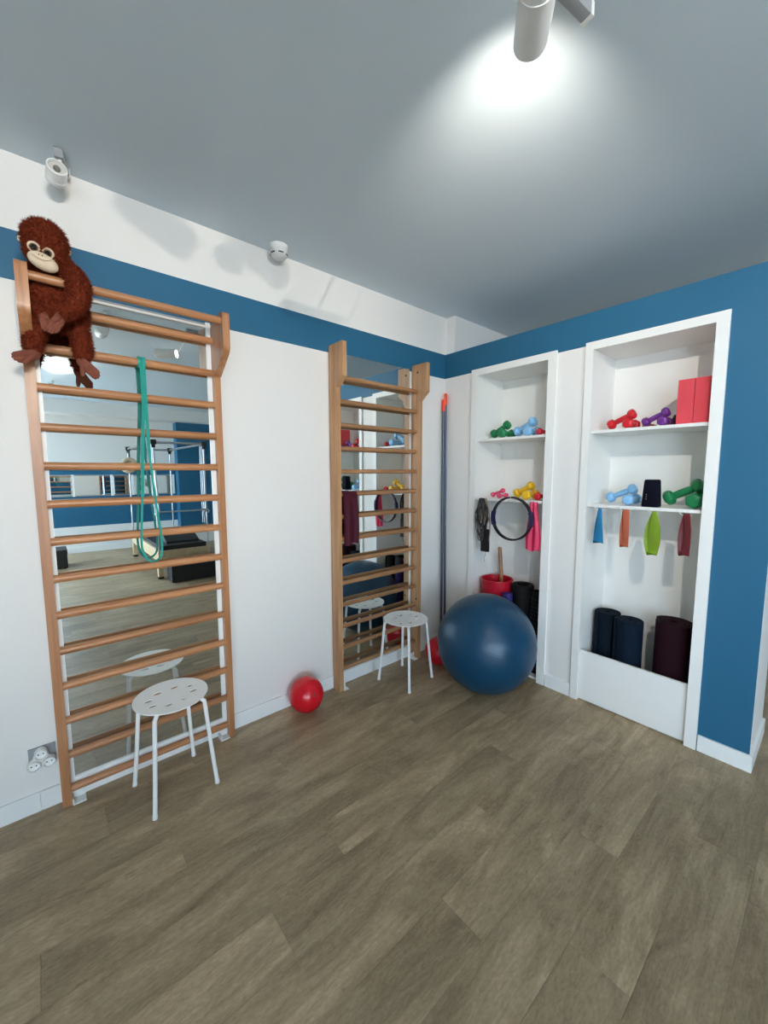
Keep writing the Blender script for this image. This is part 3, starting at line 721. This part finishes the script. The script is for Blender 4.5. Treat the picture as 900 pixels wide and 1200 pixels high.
def maroon(bm):
    n = 16; secs = []
    prof = [(-.030, rz6-.20), (-.034, rz6-.1), (-.0365, rz6), (-.043, rz6+.0145), (-.055, rz6+.0185), (-.067, rz6+.0145), (-.0745, rz6), (-.082, rz6-.12), (-.084, rz6-.25), (-.083, rz6-.345)]
    for k, (yy, zz) in enumerate(prof):
        r = []
        for j in range(n+1):
            v = j/n; wav = .005*math.sin(v*11+.6)*(0 if 1 <= k <= 6 else 1)
            r.append(Vector((-1.108+v*.118+.003*math.sin(k), yy+wav, zz+(-.008*math.sin(v*7) if k in (0, len(prof)-1) else 0))))
        secs.append(r)
    F = [[bm.verts.new(p) for p in r] for r in secs]; G = [[bm.verts.new(p+Vector((0, (.0025 if k < 4 else -.0025) if k != 4 else 0, .0025 if 2 < k < 7 else 0))) for p in r] for k, r in enumerate(secs)]
    K = len(prof)
    for i in range(K-1):
        for j in range(n): bm.faces.new((F[i][j], F[i][j+1], F[i+1][j+1], F[i+1][j])); bm.faces.new((G[i][j], G[i+1][j], G[i+1][j+1], G[i][j+1]))
        for j in (0, n): bm.faces.new((F[i][j], F[i+1][j], G[i+1][j], G[i][j]))
    for i in (0, K-1):
        for j in range(n): bm.faces.new((F[i][j], F[i][j+1], G[i][j+1], G[i][j]))
tag(link('exercise_band', new_mesh('exercise_band', maroon, M['maroon'], True)), 'wide maroon exercise band draped over a rung of the pine wall bars', 'exercise band')

# ------------------------------------------------------------------ socket with triple adapter
t = thing('wall_socket', 'grey wall socket with a white three-way adapter left of the wall bars', 'socket', (-2.715, 0, .25))
part('plate', one(-2.765, -2.672, -.010, -.0005, .205, .298), M['grey_plastic'], t, True, .004)
AC = Vector((-2.722, 0, .250))
ad = part('adapter', lambda bm: cyl(bm, AC+Vector((0, -.010, 0)), AC+Vector((0, -.034, 0)), .030, seg=24), M['white_plastic'], t, True, .003)
for a in (math.pi/2, math.pi*7/6, -math.pi/6):
    c = AC+Vector((math.cos(a)*.030, 0, math.sin(a)*.030))
    def lobe(bm, c=c):
        lathe(bm, [(.0235, .020), (.0245, .050), (.0225, .055), (.0195, .055), (.0185, .040), (0, .040)], c, (0, -1, 0), 24)
    lb = part('outlet', lobe, M['white_plastic'], t, True)
    part('pin_hole', lambda bm: [cyl(bm, c+Vector((dx, -.0402, 0)), c+Vector((dx, -.0408, 0)), .0032, seg=8) for dx in (-.0085, .0085)], M['dark'], lb)

# ------------------------------------------------------------------ ceiling lamps and detector
def spot_lamp(label, front, axis, r, L, on, mount, power=0, tilt=None, size=2.0, col=(1, .93, .82)):
    front = Vector(front); ax = Vector(axis).normalized(); back = front-ax*L
    t = thing('ceiling_spotlight', label, 'spotlight', (mount[0][0], mount[0][1], H))
    u, v = frame_of(ax)
    part('housing', lambda bm: lathe(bm, [(0, 0), (r*.86, 0), (r, .006), (r, L-.004), (r*.97, L), (r*.86, L), (r*.82, L-.018), (0, L-.018)], back, ax, 36), M['white_metal'], t, True)
    part('lens', lambda bm: lathe(bm, [(0, L-.017), (r*.80, L-.017), (r*.80, L-.014), (0, L-.012)], back, ax, 28), M['lens_on'] if on else M['lens_off'], t, True)
    part('trim_ring', lambda bm: tube(bm, [back+ax*(L*.30)+(u*math.cos(a)+v*math.sin(a))*(r+.0004) for a in [6.2832*k/36 for k in range(36)]], .0016, 6, True), M['white_metal'], t, True)
    if not on: part('bulb', lambda bm: ellipsoid(bm, back+ax*(L-.010), (r*.36, r*.36, r*.36), seg=14, rings=8), M['bulb_off'], t, True)
    a, b = (Vector((p[0], p[1], H-.0198)) for p in mount); d = (b-a).normalized(); q = back+ax*(L*.12)
    part('track_adapter', lambda bm: tube(bm, [a-d*.02, b], .0145, w=.017, wdir=(0, 0, 1)), M['grey_plastic'], t, True)
    part('end_cap', lambda bm: tube(bm, [b, b+d*.012], .0160, w=.019, wdir=(0, 0, 1)), M['white_plastic'], t, True)
    part('swivel_arm', lambda bm: tube(bm, spline([a, a-Vector((0, 0, .03)), q+(Vector((a.x, a.y, q.z))-q)*.5, q], 5), .006, 10), M['white_metal'], t, True)
    if power:
        ld = bpy.data.lights.new('lamp_light', 'SPOT'); ld.energy = power; ld.color = col; ld.spot_size = size; ld.spot_blend = 1.0; ld.shadow_soft_size = .02
        lo = bpy.data.objects.new('lamp_light', ld); COL.objects.link(lo); lo.parent = t
        lo.location = front+ax*.012-t.location
        lo.rotation_euler = (Vector(tilt) if tilt else ax).to_track_quat('-Z', 'Y').to_euler()
    return t
M['bulb_off'] = plain('bulb_off', (120, 116, 108), .3)
M['lens_off'] = plain('lamp_lens_off', (205, 203, 196), .25)
fr = at(621, 52, 2, 2.56)
spot_lamp('large white cylinder spotlight, lit, near the top of the picture', fr, (.80, .60, .02), .0395, .175, True, (at(650, -24, 2, H-.02), at(687, 14, 2, H-.02)), 19, (.80, .60, .16), 1.66, (1, .91, .79))
spot_lamp('unlit white spotlight hanging at the top left by the ladder wall', (-2.512, -.172, 2.712), (.05, -.88, .22), .034, .07, False, ((-2.50, -.14), (-2.48, -.05)))
spot_lamp('white spotlight over the room centre, seen in the mirror', (-2.19, -1.88, 2.665), (-.06, -1, -.06), .043, .12, False, ((-2.17, -1.80), (-2.17, -1.72)))
spot_lamp('lit white spotlight over the room, turned to the shelf niches', (-2.22, -2.62, 2.67), (.80, .34, -.34), .043, .15, True, ((-2.36, -2.72), (-2.36, -2.62)), 75, None, 1.3, (1, .95, .88))
spot_lamp('white spotlight on the rear row, nearer the street windows', (-2.88, -5.0, 2.665), (.12, 1, -.11), .043, .15, True, ((-2.92, -5.17), (-2.90, -5.07)), 150, None, .85)
spot_lamp('white spotlight on the rear row, nearer the therapy table', (-2.42, -5.0, 2.665), (.08, 1, -.11), .043, .15, True, ((-2.46, -5.17), (-2.44, -5.07)), 150, None, .85)
DC = (-1.535, -.085, H-.0005)
t = thing('smoke_detector', 'round white smoke detector under the ceiling above the wall', 'smoke detector', DC)
part('base', lambda bm: lathe(bm, [(.050, 0), (.050, -.014), (.046, -.020), (0, -.020)], DC, seg=32), M['white_plastic'], t, True)
part('dome', lambda bm: lathe(bm, [(.044, -.020), (.049, -.034), (.045, -.055), (.028, -.068), (0, -.070)], DC, seg=32), M['white_plastic'], t, True)
for k in range(6):
    a = 6.2832*k/6+.3
    part('vent_slot', lambda bm: tube(bm, [Vector((DC[0], DC[1], H-.050))+Vector((math.cos(a+d), math.sin(a+d), 0))*.0458 for d in (-.3, -.15, 0, .15, .3)], .0036, 6), M['dark'], t)

# ------------------------------------------------------------------ plush ape
def plush():
    fur = plain('plush_fur', (112, 44, 23), .95, vary=.5, scale=90, spec=.15)
    felt = plain('plush_felt', (128, 74, 58), .85, vary=.12, scale=60, bump=.2, spec=.2); felt2 = plain('plush_stitch', (168, 132, 106), .9); cream = plain('plush_cream', (226, 204, 176), .9, vary=.05, spec=.2)
    t = thing('plush_ape', 'reddish-brown plush ape sitting at the top of the wall bars', 'plush toy', (-2.555, -.12, 2.1))
    S = lambda px, py, yy: at(px, py, 1, yy)
    def build(bm):
        hc = S(53, 284, -.155)
        ellipsoid(bm, hc, (.072, .074, .078)); ellipsoid(bm, S(58, 303, -.150), (.066, .062, .05))
        ellipsoid(bm, S(46, 296, -.195), (.048, .03, .045))
        ellipsoid(bm, S(63, 345, -.108), (.090, .048, .105)); ellipsoid(bm, S(64, 372, -.112), (.083, .044, .06)); ellipsoid(bm, S(60, 322, -.118), (.075, .045, .05))
        def limb(ps, rs):
            pts = spline(ps, 8); n = len(pts)
            for i, p in enumerate(pts):
                u = i/(n-1)*(len(rs)-1); k = min(int(u), len(rs)-2); r = rs[k]+(rs[k+1]-rs[k])*(u-k)
                ellipsoid(bm, p, (r, r, r), seg=14, rings=8)
        limb([S(78, 318, -.130), S(88, 328, -.190), S(93, 342, -.228), S(88, 358, -.234), S(76, 368, -.232)], [.040, .040, .039, .034, .023])
        ellipsoid(bm, S(84, 345, -.115), (.058, .048, .085)); ellipsoid(bm, S(42, 335, -.110), (.045, .045, .075))
        limb([S(36, 325, -.105), S(36, 345, -.118), S(42, 362, -.135), S(49, 369, -.15)], [.036, .034, .028, .021])
        limb([S(46, 376, -.115), S(41, 392, -.118), S(38, 407, -.122)], [.040, .036, .028])
        limb([S(90, 362, -.112), S(93, 388, -.115), S(97, 408, -.118), S(97, 416, -.118)], [.042, .036, .035, .03])
    bm = bmesh.new(); build(bm); me = bpy.data.meshes.new('tmp'); bm.to_mesh(me); bm.free()
    o = bpy.data.objects.new('tmp', me); COL.objects.link(o)
    md = o.modifiers.new('r', 'REMESH'); md.mode = 'VOXEL'; md.voxel_size = .0055
    ms = o.modifiers.new('s', 'SMOOTH'); ms.factor = .5; ms.iterations = 4
    dg = bpy.context.evaluated_depsgraph_get(); body = bpy.data.meshes.new_from_object(o.evaluated_get(dg)); bpy.data.objects.remove(o)
    body.name = 'body'; body.materials.clear(); body.materials.append(fur)
    rr = random.Random(5)
    for v in body.vertices:
        v.co += v.normal*(.0045*noise.noise(v.co*55)+.003*noise.noise(v.co*130))
    for p in body.polygons: p.use_smooth = True
    link('body', body, t)
    def strands(bm2):
        fs = list(body.polygons); tot = 22000
        areas = [p.area for p in fs]
        for p in rr.choices(fs, weights=areas, k=tot):
            vs = [body.vertices[i].co for i in p.vertices]; a, b = rr.random(), rr.random()
            if a+b > 1: a, b = 1-a, 1-b
            q = vs[0]+(vs[1]-vs[0])*a+(vs[2 if len(vs) > 2 else 1]-vs[0])*b
            n = p.normal; d = (n*.8+Vector((rr.uniform(-.5, .5), rr.uniform(-.5, .5), rr.uniform(-.9, .3)))).normalized()*rr.uniform(.008, .017)
            s = n.cross(Vector((rr.uniform(-1, 1), rr.uniform(-1, 1), rr.uniform(-1, 1))))
            if s.length < 1e-4: continue
            s = s.normalized()*.0015
            A_, B_, C_ = bm2.verts.new(q-s-n*.001), bm2.verts.new(q+s-n*.001), bm2.verts.new(q+d); bm2.faces.new((A_, B_, C_))
    bm2 = bmesh.new(); strands(bm2); fm = bpy.data.meshes.new('fur'); bm2.to_mesh(fm); bm2.free(); fm.materials.append(fur)
    fo = link('fur', fm, t); fo['kind'] = 'stuff'
    R = Matrix.Rotation(math.radians(20), 3, 'Y')   # head rolled
    part('muzzle', lambda bm: (ellipsoid(bm, S(50.5, 307, -.224), (.047, .028, .030), R), ellipsoid(bm, S(47, 299, -.232), (.012, .012, .010), R)), cream, t, True, label='cream felt muzzle')
    part('mouth', lambda bm: tube(bm, spline([S(37, 297, -.247), S(44, 302, -.2555), S(54, 305.5, -.2545), S(65, 304, -.2365)], 4), .0010, 6), felt2, t, True)
    part('nostrils', lambda bm: [ellipsoid(bm, S(px, py, -.2505), (.002, .002, .0025), seg=8, rings=6) for px, py in ((45.5, 298), (49.5, 299.6))], M['dark'], t, True)
    for px, py, yy in ((39.5, 289, -.2205), (56, 296.5, -.2175)):
        e = part('eye_patch', lambda bm: ellipsoid(bm, S(px, py, yy), (.0200, .009, .0200), R), cream, t, True, label='pale felt ring around the eye')
        part('iris', lambda bm: ellipsoid(bm, S(px-.3, py+.3, yy-.0055), (.0135, .0065, .0140), R, 16, 10), M['eye_brown'], e, True)
        part('pupil', lambda bm: ellipsoid(bm, S(px-.4, py+.5, yy-.0095), (.0085, .0055, .0092), R, 16, 10), M['eye_black'], e, True)
    for px, py, yy in ((24, 279, -.155), (80, 296, -.150)):
        part('ear', lambda bm: (ellipsoid(bm, S(px, py, yy), (.010, .006, .014), R, 14, 10)), cream, t, True, label='small cream ear')
    def digits(bm, base, tip, wdt, n, thick, spread, sag):
        base, tip = Vector(base), Vector(tip); d = tip-base; s = d.cross(Vector((0, 1, .3))).normalized()
        ellipsoid(bm, base+d*.25, (1, 1, 1), Matrix(((s.x*wdt, 0, d.normalized().x*d.length*.36), (s.y*wdt, thick*1.1, d.normalized().y*d.length*.36), (s.z*wdt, 0, d.normalized().z*d.length*.36))), 18, 12)
        for k in range(n):
            o_ = (k-(n-1)/2)/max(1, (n-1)/2); a = base+d*.35+s*o_*wdt*.62; b = base+d*(1-.10*abs(o_)-.03*k)+s*o_*wdt*(.62+spread)
            m_ = (a+b)/2+Vector((0, -sag, 0))
            tube(bm, spline([a, m_, b], 5), [thick*.80]*5+[thick*.75]*5+[thick*.45], 8)
            ellipsoid(bm, b, (thick*.5,)*3, seg=8, rings=6)
    def hand(name, base, tip, thumb, wdt):
        def f(bm):
            digits(bm, base, tip, wdt, 4, .0105, .02, .004)
            b = Vector(base)+(Vector(tip)-Vector(base))*.15; th = Vector(thumb)
            tube(bm, spline([b, (b+th)/2+Vector((0, -.004, 0)), th], 5), [.0095]*8+[.008, .007, .005], 8)
        part(name, f, felt, t, True, label='brown felt %s with stitched digits' % name)
    hand('hand', S(49, 366, -.158), S(57, 389, -.172), S(57, 374, -.172), .018)
    hand('hand', S(74, 368, -.232), S(58, 391, -.226), S(62, 376, -.244), .019)
    hand('foot', S(45, 415, -.132), S(14, 420, -.172), S(28, 426, -.168), .021)
    hand('foot', S(93, 422, -.128), S(117, 443, -.172), S(97, 441, -.156), .021)
M['eye_brown'] = plain('eye_brown', (92, 66, 44), .3); M['eye_black'] = plain('eye_black', (10, 9, 9), .08)
plush()

# ------------------------------------------------------------------ far side of the room, seen in the mirrors
t = thing('trapeze_table', 'maple therapy table with steel trapeze frame and black mat, seen in mirror', 'therapy table', (-1.1, -5.1, 0))
tx0, tx1, ty0, ty1 = -1.46, -.76, -6.25, -4.02
for xx in (tx0, tx1-.035): part('side_rail', one(xx, xx+.035, ty0, ty1, .26, .42), M['pale_wood'], t, True, .006)
for yy in (ty0, ty1-.04): part('end_rail', one(tx0+.035, tx1-.035, yy, yy+.04, .27, .41), M['pale_wood'], t, True, .004)
part('mat', one(tx0+.04, tx1-.04, ty0+.06, ty1-.06, .40, .47), M['black_vinyl'], t, True, .015)
for xx in (tx0, tx1-.06):
    for yy in (ty0+.05, ty1-.14):
        lg = part('leg', one(xx, xx+.06, yy, yy+.09, .03, .27), M['pale_wood'], t, True, .005)
        part('foot_pad', one(xx-.004, xx+.064, yy-.004, yy+.094, 0, .03), M['black_joint'], lg)
px = (tx0+.018, tx1-.018); py = (ty0+.12, ty1-.03); TZ = 1.94
for a in px:
    for b in py:
        pp = part('post', lambda bm: cyl(bm, (a, b, .42), (a, b, TZ), .012, seg=12), M['steel'], t, True)
        part('joint', lambda bm: (box(bm, a-.035, a+.035, b-.035, b+.035, TZ-.03, TZ+.035), box(bm, a-.022, a+.022, b-.022, b+.022, TZ-.075, TZ-.03)), M['black_joint'], pp, True, .006)
    part('canopy_rail', lambda bm: cyl(bm, (a, py[0], TZ), (a, py[1], TZ), .017, seg=12), M['steel'], t, True)
for b in py: part('canopy_rail', lambda bm: cyl(bm, (px[0], b, TZ), (px[1], b, TZ), .017, seg=12), M['steel'], t, True)
part('push_bar', lambda bm: tube(bm, spline([(px[0], py[1]-.02, TZ-.05), (px[0]+.02, py[1]+.04, 1.0), (px[0]+.03, py[1]+.05, .97), (px[1]-.03, py[1]+.05, .97), (px[1]-.02, py[1]+.04, 1.0), (px[1], py[1]-.02, TZ-.05)], 8), .012, 10), M['steel'], t, True)
M['fleece'] = plain('fleece', (206, 188, 158), 1, bump=.5, scale=90)
for b, off in ((py[0]+.05, 0), (py[0]+.10, .12)):
    lp = part('fleece_loop', lambda bm: tube(bm, [(px[0]-.01+.09*math.cos(a_), b, 1.62+off*.4+.085*math.sin(a_)) for a_ in [6.2832*k/20 for k in range(20)]], .035, 10, True), M['fleece'], t, True)
    part('loop_strap', lambda bm: tube(bm, [(px[0], b, 1.70+off*.4), (px[0], b, TZ)], .010, 6), M['black_joint'], lp)
for a in px:
    for yy in (py[1]-.12, py[1]-.2):
        part('spring', lambda bm: cyl(bm, (a, yy, .75), (a, yy, TZ-.02), .006, seg=8), M['steel'], t, True)
t = thing('cushion', 'black wedge cushion lying on the therapy table in the mirror', 'cushion', (-1.0, -4.5, .47))
part('pad', lambda bm: prism(bm, [(-4.85, .471), (-4.25, .471), (-4.25, .50), (-4.55, .60), (-4.85, .60)], 0, -1.30, -.85), M['black_vinyl'], t, True, .02)
part('seam', lambda bm: tube(bm, [(-1.30, -4.85, .536), (-.85, -4.85, .536)], .003, 6), M['black_joint'], t)
t = thing('padded_box', 'black padded sitting box at the foot of the therapy table, in mirror', 'box', (-1.05, -3.82, 0))
part('body', one(-1.37, -.72, -3.96, -3.70, .012, .255), M['black_vinyl'], t, True, .012)
part('top_pad', one(-1.375, -.715, -3.965, -3.695, .255, .31), M['black_vinyl'], t, True, .02)
for a in (-1.34, -.78):
    for b in (-3.94, -3.74): part('foot', one(a, a+.03, b, b+.02, 0, .012), M['black_joint'], t)
t = thing('ottoman', 'low black ottoman by the far wall, seen in the left mirror', 'ottoman', (-2.62, -5.95, 0))
part('body', one(-2.85, -2.41, -6.2, -5.75, .015, .23), M['black_vinyl'], t, True, .02)
part('cushion_top', one(-2.855, -2.405, -6.205, -5.745, .23, .30), M['black_vinyl'], t, True, .03)
for a in (-2.82, -2.46):
    for b in (-6.17, -5.8): part('foot', one(a, a+.03, b, b+.03, 0, .015), M['black_joint'], t)
t = thing('strip_mirror', 'long low mirror strip with white bars on the far blue wall', 'mirror', (-1.6, -7.2, 1.05))
xs = [-2.72, -2.2, -1.6, -1.25, -.5]
for a, b in zip(xs, xs[1:]): part('pane', one(a+.02, b-.02, -7.188, -7.184, 1.09, 1.46), M['mirror'], t)
part('backing', one(xs[0], xs[-1], -7.1995, -7.189, 1.07, 1.48), M['grey_plastic'], t)
for a in xs: part('bar', one(a-.02, a+.02, -7.188, -7.17, 1.07, 1.48), M['trim'], t, bevel=.002)
